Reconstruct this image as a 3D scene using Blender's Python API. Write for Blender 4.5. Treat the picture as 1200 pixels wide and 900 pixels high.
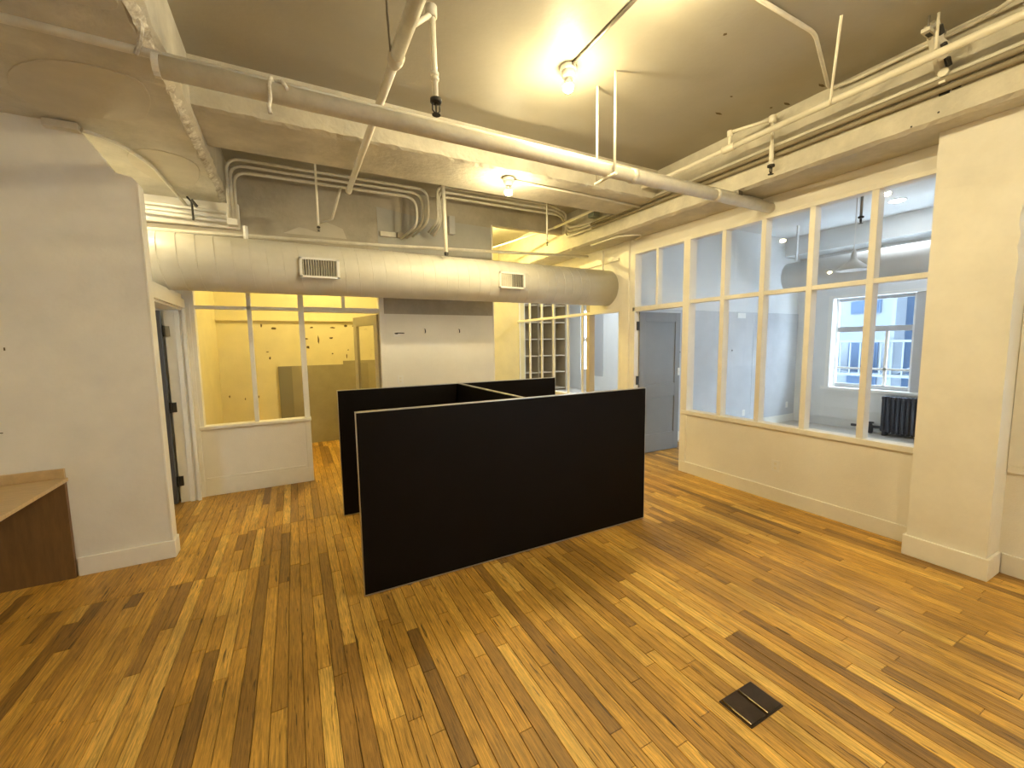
import bpy, math, random
from mathutils import Vector, Matrix
random.seed(7)
S = bpy.context.scene
for o in list(bpy.data.objects): bpy.data.objects.remove(o, do_unlink=True)
COL = S.collection

# ------------------------------------------------------------------ camera
F_PX, PITCH, ROLL, YAW, EYE = 484.85, .09836, .01473, .48370, 1.6
fw = Vector((math.sin(YAW)*math.cos(PITCH), math.cos(YAW)*math.cos(PITCH), -math.sin(PITCH)))
rt = Vector((math.cos(YAW), -math.sin(YAW), 0)); dn = fw.cross(rt)
r2 = rt*math.cos(ROLL)+dn*math.sin(ROLL); d2 = -rt*math.sin(ROLL)+dn*math.cos(ROLL)
cd = bpy.data.cameras.new('camera'); cam = bpy.data.objects.new('camera', cd); COL.objects.link(cam)
cam.matrix_world = Matrix(((r2.x, -d2.x, -fw.x, 0), (r2.y, -d2.y, -fw.y, 0), (r2.z, -d2.z, -fw.z, EYE), (0, 0, 0, 1)))
cd.sensor_fit = 'HORIZONTAL'; cd.sensor_width = 36; cd.lens = 36*F_PX/1200; cd.clip_start = .02; cd.clip_end = 200
S.camera = cam

# ------------------------------------------------------------------ world and exposure
W = bpy.data.worlds.new('overcast_sky'); S.world = W; W.use_nodes = True
bg = W.node_tree.nodes['Background']; bg.inputs[0].default_value = (.62, .80, 1.0, 1); bg.inputs[1].default_value = 6.5
S.view_settings.view_transform = 'Standard'; S.view_settings.look = 'None'
S.view_settings.exposure = 1.5; S.view_settings.gamma = 1; S.view_settings.use_curve_mapping = False
WARM = (1.0, .825, .455); YELL = (1.0, .80, .30); NEUT = (.90, .96, 1.0)
BULB = 540.0

# ------------------------------------------------------------------ materials
def new_mat(name):
    m = bpy.data.materials.new(name); m.use_nodes = True
    nt = m.node_tree; return m, nt, nt.nodes, nt.links, nt.nodes['Principled BSDF']
def mat(name, col, rough=.6, metal=0, var=0.0, vscale=3.0, bump=0.0, bscale=60.0, spec=.5, col2=None, stretch=(1, 1, 1)):
    m, nt, N, L, b = new_mat(name)
    b.inputs['Base Color'].default_value = (*col, 1); b.inputs['Roughness'].default_value = rough
    b.inputs['Metallic'].default_value = metal; b.inputs['Specular IOR Level'].default_value = spec
    g = N.new('ShaderNodeNewGeometry'); mp = N.new('ShaderNodeMapping'); mp.inputs['Scale'].default_value = stretch
    L.new(g.outputs['Position'], mp.inputs[0])
    if var > 0:
        n = N.new('ShaderNodeTexNoise'); n.inputs['Scale'].default_value = vscale; n.inputs['Detail'].default_value = 6; n.inputs['Roughness'].default_value = .65
        r = N.new('ShaderNodeValToRGB'); r.color_ramp.elements[0].position = .35; r.color_ramp.elements[1].position = .68
        c2 = col2 or tuple(c*(1-var) for c in col)
        r.color_ramp.elements[0].color = (*c2, 1); r.color_ramp.elements[1].color = (*col, 1)
        L.new(mp.outputs[0], n.inputs[0]); L.new(n.outputs[0], r.inputs[0]); L.new(r.outputs[0], b.inputs['Base Color'])
    if bump > 0:
        n2 = N.new('ShaderNodeTexNoise'); n2.inputs['Scale'].default_value = bscale; n2.inputs['Detail'].default_value = 4
        bp = N.new('ShaderNodeBump'); bp.inputs['Strength'].default_value = bump; bp.inputs['Distance'].default_value = .02
        L.new(mp.outputs[0], n2.inputs[0]); L.new(n2.outputs[0], bp.inputs['Height']); L.new(bp.outputs[0], b.inputs['Normal'])
    return m
def emit(name, col, s):
    m, nt, N, L, b = new_mat(name)
    b.inputs['Base Color'].default_value = (*col, 1); b.inputs['Emission Color'].default_value = (*col, 1); b.inputs['Emission Strength'].default_value = s
    return m
def glass(name, tint=(1, 1, 1), ior=1.45):
    m, nt, N, L, b = new_mat(name); N.remove(b)
    t = N.new('ShaderNodeBsdfTransparent'); t.inputs[0].default_value = (*tint, 1)
    g = N.new('ShaderNodeBsdfGlossy'); g.inputs['Roughness'].default_value = .02
    f = N.new('ShaderNodeFresnel'); f.inputs[0].default_value = ior
    x = N.new('ShaderNodeMixShader'); ge = N.new('ShaderNodeNewGeometry'); iv = N.new('ShaderNodeMath'); iv.operation = 'SUBTRACT'; iv.inputs[0].default_value = 1; L.new(ge.outputs['Backfacing'], iv.inputs[1])
    mu = N.new('ShaderNodeMath'); mu.operation = 'MULTIPLY'; L.new(f.outputs[0], mu.inputs[0]); L.new(iv.outputs[0], mu.inputs[1])
    L.new(mu.outputs[0], x.inputs[0]); L.new(t.outputs[0], x.inputs[1]); L.new(g.outputs[0], x.inputs[2])
    L.new(x.outputs[0], N['Material Output'].inputs[0]); return m
def wood_floor():
    m, nt, N, L, b = new_mat('oak_strip_floor')
    a = N.new('ShaderNodeAttribute'); a.attribute_name = 'tone'
    sp = N.new('ShaderNodeSeparateColor'); L.new(a.outputs['Color'], sp.inputs[0])
    g = N.new('ShaderNodeNewGeometry')
    off = N.new('ShaderNodeVectorMath'); off.operation = 'MULTIPLY_ADD'; off.inputs[1].default_value = (17, 31, 9)
    L.new(a.outputs['Color'], off.inputs[0]); L.new(g.outputs['Position'], off.inputs[2])
    mp = N.new('ShaderNodeMapping'); mp.inputs['Scale'].default_value = (40, 1.9, 1); L.new(off.outputs[0], mp.inputs[0])
    ramp = N.new('ShaderNodeValToRGB'); e = ramp.color_ramp.elements
    e[0].position = 0; e[0].color = (.22, .115, .026, 1); e[1].position = 1; e[1].color = (.88, .55, .125, 1)
    for p, c in ((.22, (.38, .20, .040)), (.55, (.62, .335, .055)), (.8, (.74, .425, .08))):
        x = ramp.color_ramp.elements.new(p); x.color = (*c, 1)
    L.new(sp.outputs[0], ramp.inputs[0])
    # grain
    n = N.new('ShaderNodeTexNoise'); n.inputs['Scale'].default_value = 3.2; n.inputs['Detail'].default_value = 7; n.inputs['Roughness'].default_value = .68; n.inputs['Distortion'].default_value = .9
    L.new(mp.outputs[0], n.inputs[0])
    gr = N.new('ShaderNodeMapRange'); gr.inputs[1].default_value = .32; gr.inputs[2].default_value = .66; gr.inputs[3].default_value = .40; gr.inputs[4].default_value = 1.24
    L.new(n.outputs[0], gr.inputs[0])
    # dark cracks and knots, short strokes along the board
    mp2 = N.new('ShaderNodeMapping'); mp2.inputs['Scale'].default_value = (75, 4.5, 1); L.new(off.outputs[0], mp2.inputs[0])
    n2 = N.new('ShaderNodeTexNoise'); n2.inputs['Scale'].default_value = 1.1; n2.inputs['Detail'].default_value = 2; L.new(mp2.outputs[0], n2.inputs[0])
    cr = N.new('ShaderNodeMapRange'); cr.inputs[1].default_value = .665; cr.inputs[2].default_value = .71; cr.inputs[3].default_value = 1; cr.inputs[4].default_value = .24
    L.new(n2.outputs[0], cr.inputs[0])
    # broad wear
    n3 = N.new('ShaderNodeTexNoise'); n3.inputs['Scale'].default_value = 1.6; n3.inputs['Detail'].default_value = 5; L.new(g.outputs['Position'], n3.inputs[0])
    we = N.new('ShaderNodeMapRange'); we.inputs[1].default_value = .35; we.inputs[2].default_value = .62; we.inputs[3].default_value = .74; we.inputs[4].default_value = 1.05
    L.new(n3.outputs[0], we.inputs[0])
    m1 = N.new('ShaderNodeMath'); m1.operation = 'MULTIPLY'; L.new(gr.outputs[0], m1.inputs[0]); L.new(cr.outputs[0], m1.inputs[1])
    m2 = N.new('ShaderNodeMath'); m2.operation = 'MULTIPLY'; L.new(m1.outputs[0], m2.inputs[0]); L.new(we.outputs[0], m2.inputs[1])
    vm = N.new('ShaderNodeVectorMath'); vm.operation = 'SCALE'; L.new(ramp.outputs[0], vm.inputs[0]); L.new(m2.outputs[0], vm.inputs['Scale'])
    L.new(vm.outputs[0], b.inputs['Base Color'])
    rr = N.new('ShaderNodeMapRange'); rr.inputs[3].default_value = .36; rr.inputs[4].default_value = .56; L.new(n.outputs[0], rr.inputs[0]); L.new(rr.outputs[0], b.inputs['Roughness'])
    bp = N.new('ShaderNodeBump'); bp.inputs['Strength'].default_value = .3; bp.inputs['Distance'].default_value = .004
    L.new(n.outputs[0], bp.inputs['Height']); L.new(bp.outputs[0], b.inputs['Normal'])
    return m

M_FLOOR = wood_floor()
M_GAP = mat('dark_subfloor', (.035, .018, .008), .9)
M_WALL = mat('white_wall_paint', (.87, .84, .77), .62, var=.07, vscale=2.2, bump=.10, bscale=90)
M_OLDWALL = mat('aged_wall_paint', (.84, .81, .73), .65, var=.10, vscale=2.6, bump=.05, bscale=40)
M_TRIM = mat('cream_trim_paint', (.87, .84, .76), .42, var=.06, vscale=7)
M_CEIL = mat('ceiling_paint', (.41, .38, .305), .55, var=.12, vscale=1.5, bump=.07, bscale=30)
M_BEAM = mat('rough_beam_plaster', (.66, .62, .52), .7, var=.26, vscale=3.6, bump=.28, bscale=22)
M_CHIP = mat('chipped_white_paint', (.86, .83, .74), .6, var=.5, vscale=14, bump=.25, bscale=40, col2=(.30, .25, .18))
M_PATCH = mat('smooth_plaster_patch', (.60, .55, .44), .6, var=.12, vscale=4, bump=.1, bscale=30)
M_UPWALL = mat('bare_upper_wall', (.52, .47, .38), .75, var=.32, vscale=1.9, bump=.3, bscale=16, col2=(.36, .325, .26))
M_PIPE = mat('painted_pipe', (.74, .70, .60), .42, var=.18, vscale=9, bump=.12, bscale=30)
M_CSHADE = mat('shaded_conduit_brown', (.30, .255, .18), .6, var=.2, vscale=8)  # brown puts the shade of the lower beam conduits into the colour
M_PIPEW = mat('cream_sprinkler_pipe', (.84, .80, .68), .36, var=.08, vscale=12)
M_DUCT = mat('painted_spiral_duct', (.72, .69, .60), .45, var=.12, vscale=3.0, bump=.04, bscale=30)
M_BLACK = mat('black_laminate', (.0045, .0028, .0026), .5, var=.2, vscale=3, spec=.12)
M_ALU = mat('aluminium_edge', (.55, .53, .50), .35, metal=1.0)
M_STEEL = mat('dull_steel', (.30, .28, .25), .4, metal=.9)
M_BRONZE = mat('dark_bronze', (.085, .06, .04), .32, metal=.8, var=.2, vscale=20)
M_BRASS = mat('bright_brass', (.85, .68, .38), .18, metal=1.0)
M_DARK = mat('dark_metal', (.04, .037, .033), .5, metal=.3)
M_WHITE = mat('white_plastic', (.85, .84, .80), .35)
M_DOOR = mat('charcoal_door_paint', (.075, .075, .082), .28, var=.12, vscale=4)
M_GDOOR = mat('grey_door_paint', (.25, .245, .24), .4, var=.08, vscale=4)
M_RROOM = mat('pale_room_paint', (.80, .81, .80), .6, var=.05, vscale=2, bump=.05, bscale=60)
M_PANEL = mat('grey_wall_panel', (.60, .61, .62), .55, var=.12, vscale=3)
M_YWALL = mat('cream_yellow_wall', (.80, .72, .44), .65, var=.12, vscale=2.3, bump=.12, bscale=40)
M_OLIVE = mat('drab_hardboard', (.36, .315, .205), .7, var=.18, vscale=3)
M_ODOOR = mat('olive_door_paint', (.50, .455, .33), .5, var=.1, vscale=5)
M_MARK = mat('torn_glue_mark', (.12, .085, .035), .8)
M_LAM = mat('oak_laminate_top', (.60, .42, .21), .4, var=.2, vscale=6, stretch=(2, 14, 2))
M_LAMSIDE = mat('brown_laminate_panel', (.20, .105, .036), .5, var=.25, vscale=5, stretch=(8, 8, 1))
M_GLASS = glass('window_glass')
M_RAD = mat('dark_cast_iron', (.05, .055, .07), .42, metal=.2)
M_SHELF = mat('tan_shelf_wood', (.34, .26, .165), .6, var=.15, vscale=6)
M_FACADE = mat('pale_facade', (.085, .098, .11), .8, var=.15, vscale=1.2)
M_BLUEF = mat('blue_grey_facade', (.014, .032, .062), .8, var=.2, vscale=.8)
M_PGREY = mat('grey_window_post', (.50, .50, .50), .5)
M_BULB = emit('warm_bulb', WARM, BULB)
M_BULBL = emit('dim_warm_bulb', WARM, BULB*.5)
M_BULBH = emit('hall_bulb', YELL, 1000)
M_BULBY = emit('yellow_bulb', YELL, 1150)
M_LEDN = emit('neutral_downlight', NEUT, 75)
M_LEDF = emit('far_daylight_fill', (.84, .93, 1.0), 150)  # cool glow in place of far room daylight

# ------------------------------------------------------------------ mesh helpers
ORG = {}
class MB:
    def __init__(s, M=None): s.v = []; s.f = []; s.M = M
    def _a(s, vs, fs):
        k = len(s.v)
        s.v += [(s.M @ Vector(q)) if s.M else Vector(q) for q in vs]
        s.f += [[k+i for i in f] for f in fs]; return s
    def box(s, x0, x1, y0, y1, z0, z1, b=0):
        if x0 > x1: x0, x1 = x1, x0
        if y0 > y1: y0, y1 = y1, y0
        if z0 > z1: z0, z1 = z1, z0
        v = [(x, y, z) for x in (x0, x1) for y in (y0, y1) for z in (z0, z1)]
        return s._a(v, [(0, 1, 3, 2), (4, 6, 7, 5), (0, 4, 5, 1), (2, 3, 7, 6), (0, 2, 6, 4), (1, 5, 7, 3)])
    def prism(s, poly, axis, a, bb):
        n = len(poly)
        def P(p, t): return {'x': (t, p[0], p[1]), 'y': (p[0], t, p[1]), 'z': (p[0], p[1], t)}[axis]
        v = [P(p, a) for p in poly]+[P(p, bb) for p in poly]
        f = [tuple(range(n))[::-1], tuple(range(n, 2*n))]+[(i, (i+1) % n, n+(i+1) % n, n+i) for i in range(n)]
        return s._a(v, f)
    def tube(s, pts, r, n=10, caps=True, bend=0.0, steps=5):
        pts = [Vector(p) for p in pts]
        if bend > 0 and len(pts) > 2:
            q = [pts[0]]
            for i in range(1, len(pts)-1):
                a, c, e = pts[i-1], pts[i], pts[i+1]
                u, w = (a-c), (e-c); d = min(bend, u.length*.48, w.length*.48); u.normalize(); w.normalize()
                p0, p1 = c+u*d, c+w*d
                for k in range(steps+1):
                    t = k/steps; q.append(p0*(1-t)**2+c*2*t*(1-t)+p1*t*t)
            q.append(pts[-1]); pts = q
        rr = r if isinstance(r, (list, tuple)) else [r]*len(pts)
        T = []
        for i in range(len(pts)):
            t = pts[min(i+1, len(pts)-1)]-pts[max(i-1, 0)]; T.append(t.normalized())
        up = Vector((0, 0, 1)) if abs(T[0].z) < .9 else Vector((1, 0, 0))
        nx = T[0].cross(up).normalized(); vs = []; fs = []
        for i, p in enumerate(pts):
            nx = (nx-T[i]*nx.dot(T[i])).normalized(); ny = T[i].cross(nx)
            for k in range(n):
                a = 2*math.pi*k/n; vs.append(p+(nx*math.cos(a)+ny*math.sin(a))*rr[i])
        for i in range(len(pts)-1):
            for k in range(n):
                fs.append((i*n+k, i*n+(k+1) % n, (i+1)*n+(k+1) % n, (i+1)*n+k))
        if caps: fs.append(tuple(range(n))[::-1]); fs.append(tuple(range((len(pts)-1)*n, len(pts)*n)))
        return s._a(vs, fs)
    def lathe(s, c, prof, n=16, axis='z'):
        vs = []; fs = []
        for r, h in prof:
            for k in range(n):
                a = 2*math.pi*k/n; x, y = r*math.cos(a), r*math.sin(a)
                vs.append({'z': (c[0]+x, c[1]+y, c[2]+h), 'y': (c[0]+x, c[1]+h, c[2]+y), 'x': (c[0]+h, c[1]+x, c[2]+y)}[axis])
        for i in range(len(prof)-1):
            for k in range(n): fs.append((i*n+k, i*n+(k+1) % n, (i+1)*n+(k+1) % n, (i+1)*n+k))
        fs.append(tuple(range(n))[::-1]); fs.append(tuple(range((len(prof)-1)*n, len(prof)*n)))
        return s._a(vs, fs)
    def build(s, name, m, parent=None, org=None, smooth=False, bevel=0, kind=None, shadow=True):
        o_ = Vector(ORG[parent.name]) if parent else Vector(org or (0, 0, 0))
        me = bpy.data.meshes.new(name); me.from_pydata([v-o_ for v in s.v], [], s.f); me.materials.append(m)
        import bmesh
        bm = bmesh.new(); bm.from_mesh(me); bmesh.ops.recalc_face_normals(bm, faces=bm.faces); bm.to_mesh(me); bm.free()
        if smooth:
            for p in me.polygons: p.use_smooth = len(p.vertices) == 4
        ob = bpy.data.objects.new(name, me); COL.objects.link(ob)
        if parent: ob.parent = parent
        else: ob.location = o_
        ORG[ob.name] = o_
        if bevel:
            md = ob.modifiers.new('bevel', 'BEVEL'); md.width = bevel; md.segments = 2; md.limit_method = 'ANGLE'
        if kind: ob['kind'] = kind
        return ob
def tag(o, label, cat, group=None):
    o['label'] = label; o['category'] = cat
    if group: o['group'] = group
    return o
def thing(name, loc, label=None, cat=None, group=None, kind=None):
    o = bpy.data.objects.new(name, None); COL.objects.link(o); o.location = loc; ORG[o.name] = Vector(loc)
    o.empty_display_size = .05
    if label: tag(o, label, cat, group)
    if kind: o['kind'] = kind
    return o
def struct(name, mb, m, **k): return mb.build(name, m, kind='structure', **k)
def B(*a): return MB().box(*a)

ZC = 3.5            # ceiling height
XW = 4.15           # face of the glazed wall on the right
YB = 5.38           # face of the back wall
HX0, HY0 = -2.65, -2.6   # far corner of the room behind the camera

# ================================================================== THE SETTING
# ---- floor: strips of oak, each one its own piece
floor = struct('floor', B(-4.2, 9.0, -3.0, 13.0, -.12, -.016), M_GAP)
PW = .065
planks = []
x = HX0
row = 0
def cut_lines(x):
    c = []
    if x < -.25: c.append(3.43)
    if -.8 < x < .4: c.append(4.16)
    return c
while x < 5.3:
    rnd = random.Random(1000+row)
    ylim0, ylim1 = (HY0-.1, 7.6) if x < 4.22 else (-1.3, 4.58)
    y = ylim0-rnd.random()*.9
    cl = cut_lines(x)
    while y < ylim1:
        ln = rnd.choice((.35, .5, .65, .8, 1.0, 1.2, 1.5, 1.8))*(.85+.3*rnd.random())
        y1 = y+ln
        for c in cl:
            if y < c < y1 and c-y > .12: y1 = c
        tone = min(1, max(0, rnd.gauss(.55, .19)))
        if rnd.random() < .06: tone = rnd.uniform(.1, .25)
        if rnd.random() < .08: tone = rnd.uniform(.85, 1)
        planks.append((x, x+PW, max(y, ylim0), min(y1, ylim1), tone, rnd.random(), rnd.random()))
        y = y1
    x += PW; row += 1
Rw = Matrix((r2, d2, fw))
def proj(p):
    q = Rw @ (Vector(p)-Vector((0, 0, EYE)))
    return None if q.z < .05 else (600+F_PX*q.x/q.z, 450+F_PX*q.y/q.z)
def shown(p):
    # area of the board that falls into view, sampled
    a = 0; n = 5
    for i in range(n):
        y = p[2]+(p[3]-p[2])*(i+.5)/n; xm = (p[0]+p[1])/2
        q = proj((xm, y, 0))
        if not q or not (0 < q[0] < 1200 and 0 < q[1] < 900): continue
        d = math.hypot(xm, y); a += (p[1]-p[0])*(p[3]-p[2])/n/(d*d+2.5)**1.5
        if xm > 4.1 or y > 5.3 or (xm < -.91 and y > 3.9): a *= .1
    return a
planks.sort(key=shown, reverse=True)
def plank_geo(p):
    x0, x1, y0, y1, t, a, b = p; g = .0011; e = .0016
    x0 += g; x1 -= g; y0 += g; y1 -= g; h = (a-.5)*.0008
    v = [(x0, y0, -.016), (x1, y0, -.016), (x1, y1, -.016), (x0, y1, -.016), (x0, y0, -e), (x1, y0, -e), (x1, y1, -e), (x0, y1, -e),
         (x0+e, y0+e, h), (x1-e, y0+e, h), (x1-e, y1-e, h), (x0+e, y1-e, h)]
    f = [(0, 1, 5, 4), (1, 2, 6, 5), (2, 3, 7, 6), (3, 0, 4, 7), (4, 5, 9, 8), (5, 6, 10, 9), (6, 7, 11, 10), (7, 4, 8, 11), (8, 9, 10, 11)]
    return v, f
def plank_mesh(name, ps, org):
    vs, fs, cs = [], [], []
    for p in ps:
        v, f = plank_geo(p); k = len(vs); vs += [(q[0]-org[0], q[1]-org[1], q[2]) for q in v]; fs += [[k+i for i in g] for g in f]; cs += [(p[4], p[5], p[6], 1)]*len(v)
    me = bpy.data.meshes.new(name); me.from_pydata(vs, [], fs); me.materials.append(M_FLOOR)
    at = me.color_attributes.new('tone', 'FLOAT_COLOR', 'POINT')
    for i, c in enumerate(cs): at.data[i].color = c
    return me
for p in planks[:300]:
    ox, oy = (p[0]+p[1])/2, (p[2]+p[3])/2
    ob = bpy.data.objects.new('plank', plank_mesh('plank', [p], (ox, oy))); COL.objects.link(ob); ob.parent = floor; ob.location = (ox, oy, 0)
ob = bpy.data.objects.new('farther_planks', plank_mesh('farther_planks', planks[300:], (0, 0))); COL.objects.link(ob); ob.parent = floor; ob['kind'] = 'stuff'

struct('floor_side_room', MB().box(5.27, 8.7, -1.3, 4.6, -.016, -.001).box(XW+.1, 8.7, 4.7, 12.2, -.016, -.001), mat('daylight_pale_boards', (.66, .60, .52), .3, var=.2, vscale=2, stretch=(12, 1, 1)))  # pale board colour stands in for daylight glare on the floor
# ---- ceiling and beams
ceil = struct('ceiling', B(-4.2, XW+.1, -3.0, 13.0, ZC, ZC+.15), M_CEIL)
def ragged_beam(name, axis, a0, a1, prof, m, jag, seed, step=.07):
    # profile swept along an axis, listed corners are uneven
    rnd = random.Random(seed); n = max(2, int(abs(a1-a0)/step)); vs = []; fs = []; k = len(prof); w = {}
    for i in range(n+1):
        t = a0+(a1-a0)*i/n
        for j, (p, q) in enumerate(prof):
            dp = dq = 0
            if j in jag:
                w[j] = .55*w.get(j, 0)+rnd.uniform(-1, 1)*jag[j]; dp = w[j]; dq = rnd.uniform(-.4, .4)*jag[j]
            vs.append((t, p+dp, q+dq) if axis == 'x' else (p+dp, t, q+dq))
    for i in range(n):
        for j in range(k): fs.append((i*k+j, i*k+(j+1) % k, (i+1)*k+(j+1) % k, (i+1)*k+j))
    fs.append(tuple(range(k))[::-1]); fs.append(tuple(range(n*k, n*k+k)))
    return MB()._a(vs, fs).build(name, m, ceil)
XA, ZA = -.50, 3.09     # left beam
PY_, PZ_ = 2.49, 2.86
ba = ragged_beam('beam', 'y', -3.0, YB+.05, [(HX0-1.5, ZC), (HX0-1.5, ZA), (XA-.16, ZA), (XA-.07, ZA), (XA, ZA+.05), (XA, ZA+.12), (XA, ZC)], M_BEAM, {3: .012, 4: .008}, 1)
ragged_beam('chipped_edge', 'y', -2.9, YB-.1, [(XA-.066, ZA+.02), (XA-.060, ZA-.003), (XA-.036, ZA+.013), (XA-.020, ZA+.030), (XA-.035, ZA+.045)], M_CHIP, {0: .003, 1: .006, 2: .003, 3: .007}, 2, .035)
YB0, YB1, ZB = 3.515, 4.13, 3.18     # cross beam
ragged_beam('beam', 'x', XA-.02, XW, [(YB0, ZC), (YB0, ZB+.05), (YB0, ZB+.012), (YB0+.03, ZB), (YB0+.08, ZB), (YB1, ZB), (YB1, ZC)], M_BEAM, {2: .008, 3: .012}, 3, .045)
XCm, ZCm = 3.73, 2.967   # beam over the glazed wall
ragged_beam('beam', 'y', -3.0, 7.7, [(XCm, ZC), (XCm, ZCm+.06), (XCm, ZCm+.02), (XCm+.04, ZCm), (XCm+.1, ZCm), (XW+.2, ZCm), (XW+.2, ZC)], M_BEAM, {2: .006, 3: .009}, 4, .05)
# plaster patches proud of the beam above the left wall
def patch(pts, z0, z1):
    for _ in range(2):
        q = []
        for i in range(len(pts)):
            a, c = pts[i], pts[(i+1) % len(pts)]
            q += [(a[0]*.75+c[0]*.25, a[1]*.75+c[1]*.25), (a[0]*.25+c[0]*.75, a[1]*.25+c[1]*.75)]
        pts = q
    MB().prism(pts, 'z', z0, z1).build('plaster_patch', M_PATCH, ceil, bevel=.003)
patch([(-.67, 3.09), (-.655, 3.28), (-.70, 3.46), (-.78, 3.66), (-1.0, 3.74), (-1.28, 3.80), (-1.36, 3.6), (-1.26, 3.3), (-1.0, 3.08)], ZA-.007, ZA+.01)
patch([(-.72, 2.2), (-.66, 2.36), (-.9, 2.5), (-1.2, 2.42), (-1.25, 2.1), (-1.0, 1.95)], ZA-.006, ZA+.01)
patch([(-.62, 4.2), (-.6, 4.5), (-.74, 4.95), (-1.0, 4.9), (-1.1, 4.4), (-.9, 4.1)], ZA-.005, ZA+.01)
patch([(-1.45, 2.9), (-1.15, 2.72), (-1.02, 2.82), (-1.3, 3.06), (-1.6, 3.2)], ZA-.009, ZA+.01)
patch([(-.50+.0-.08, 2.40), (-.58, 2.56), (-.78, 2.58), (-.80, 2.42)], ZA-.008, ZA+.01)
for mx, my, w_, h_ in ((3.286, 2.442, .04, .012), (3.155, 2.237, .012, .008), (3.66, 2.1, .04, .012), (3.60, 2.19, .012, .01), (2.5, 1.83, .012, .012), (3.64, 1.84, .04, .012)):
    MB().prism([(mx-w_, my), (mx-w_*.3, my+h_), (mx+w_*.6, my+h_*.6), (mx+w_, my-h_*.4), (mx, my-h_)], 'z', ZC-.002, ZC+.004).build('paint_chip', M_MARK, ceil)
# spalled dark holes on the right beam
for y0, y1, z0, z1 in ((1.10, 1.14, 3.13, 3.16), (1.15, 1.2, 3.12, 3.15), (1.19, 1.2, 3.02, 3.03), (1.32, 1.33, 2.99, 3.0)):
    B(XCm-.002, XCm+.006, y0, y1, z0, z1).build('spalled_hole', M_DARK, ceil)

# ---- left stub wall in the foreground
wl = struct('wall_left_front', MB().prism([(HX0-.3, 0), (-.91, 0), (-.91, 2.772), (-.935, 2.80), (-1.02, 2.815), (-1.17, 3.047), (-1.29, ZA+.02), (HX0-.3, ZA+.02)], 'y', 3.92, 4.03), M_OLDWALL)
B(-.913, -.90, 3.916, 4.034, 0, 2.76).build('corner_bead', M_TRIM, wl, bevel=.003)
struct('baseboard_left', MB().prism([(-1.436, 3.902), (-.888, 3.902), (-.888, 4.035), (-.905, 4.035), (-.905, 3.92), (-1.436, 3.92)], 'z', 0, .134), M_TRIM, bevel=.004)
B(-1.66, -1.654, 3.915, 3.922, 1.6, 1.62).build('nail_hole', M_MARK, wl); B(-1.73, -1.715, 3.916, 3.922, 1.06, 1.066).build('nail_hole', M_MARK, wl)
# wall with the doorway to the left room
wd = struct('wall_left', MB().box(-1.12, -.97, 4.03, 4.16, 0, 2.3).box(-1.12, -.97, 4.16, 5.31, 2.06, 2.14), M_WALL)
struct('trim_1', MB().box(-1.125, -.955, 5.30, YB, 0, 2.06).box(-.975, -.945, 5.27, 5.30, 0, 2.09).box(-.975, -.945, 4.12, 5.27, 2.0, 2.09).box(-1.125, -.97, 4.12, 5.30, 1.98, 2.06).box(-1.04, -1.0, 5.28, 5.30, 0, 1.98), M_TRIM, bevel=.003)
d1 = struct('door_1', B(-1.95, -1.14, 5.245, 5.292, .01, 1.97), M_DOOR, bevel=.003)
for z in (.18, .95, 1.72):
    h = B(-1.142, -1.085, 5.284, 5.302, z, z+.1).build('hinge', M_DARK if z < 1.5 else M_STEEL, d1)
    MB().tube([(-1.128, 5.275, z-.005), (-1.128, 5.275, z+.105)], .009).build('hinge_pin', M_DARK, d1)
# left room shell
struct('wall_left_room', MB().box(-3.2, -3.1, 4.03, 5.5, 0, ZA).box(-3.1, -1.13, 5.40, 5.5, 0, ZA), M_WALL)

# ---- back wall with glazed partition
wb = struct('wall_back_lower', B(-1.09, .075, YB, YB+.1, 0, .73), M_WALL)
B(-.90, .05, YB-.014, YB, .17, .20).build('panel_mould', M_TRIM, wb); 
struct('baseboard_back', B(-.95, .13, YB-.012, YB, 0, .17), M_TRIM, bevel=.004)
w1 = thing('window_1', (-.4, YB, .73), kind='structure')
B(-.93, .14, YB-.03, YB+.11, .728, .765).build('sill', M_TRIM, w1, bevel=.008)
for a, b_ in ((-1.09, -.885), (.075, .132)):
    B(a, b_, YB-.006, YB+.1, 0 if a > 0 else .73, 2.30).build('stile', M_TRIM, w1, bevel=.003)
B(-.955, -.92, YB-.02, YB, 0, 2.06).build('stile_cover', M_TRIM, w1, bevel=.003)
B(.985-.015, 1.03, YB-.014, YB+.1, 0, 2.30).build('stile', M_TRIM, w1, bevel=.003)
B(-.425, -.383, YB, YB+.08, .765, 2.22).build('mullion', M_TRIM, w1, bevel=.003)
B(.545, .58, YB, YB+.08, 2.05, 2.22).build('mullion', M_TRIM, w1, bevel=.003)
B(-.885, .075, YB, YB+.08, 2.005, 2.04).build('transom_rail', M_TRIM, w1, bevel=.003)
B(.132, .97, YB-.01, YB+.1, 1.995, 2.052).build('transom_rail', M_TRIM, w1, bevel=.003)
B(-.885, .97, YB-.006, YB+.1, 2.215, 2.30).build('head_rail', M_TRIM, w1, bevel=.003)
for x0, x1, z0, z1 in ((-.885, -.425, .765, 2.005), (-.383, .075, .765, 2.005), (-.885, -.425, 2.04, 2.215), (-.383, .075, 2.04, 2.215), (.132, .545, 2.052, 2.215), (.58, .97, 2.052, 2.215)):
    B(x0, x1, YB+.035, YB+.041, z0, z1).build('pane', M_GLASS, w1)
wbk = struct('wall_back', B(1.03, 2.55, YB, YB+.1, 0, 1.99), M_WALL)
B(2.535, 2.552, YB-.004, YB+.104, 0, 3.24).build('corner_bead', M_WALL, wbk)
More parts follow.
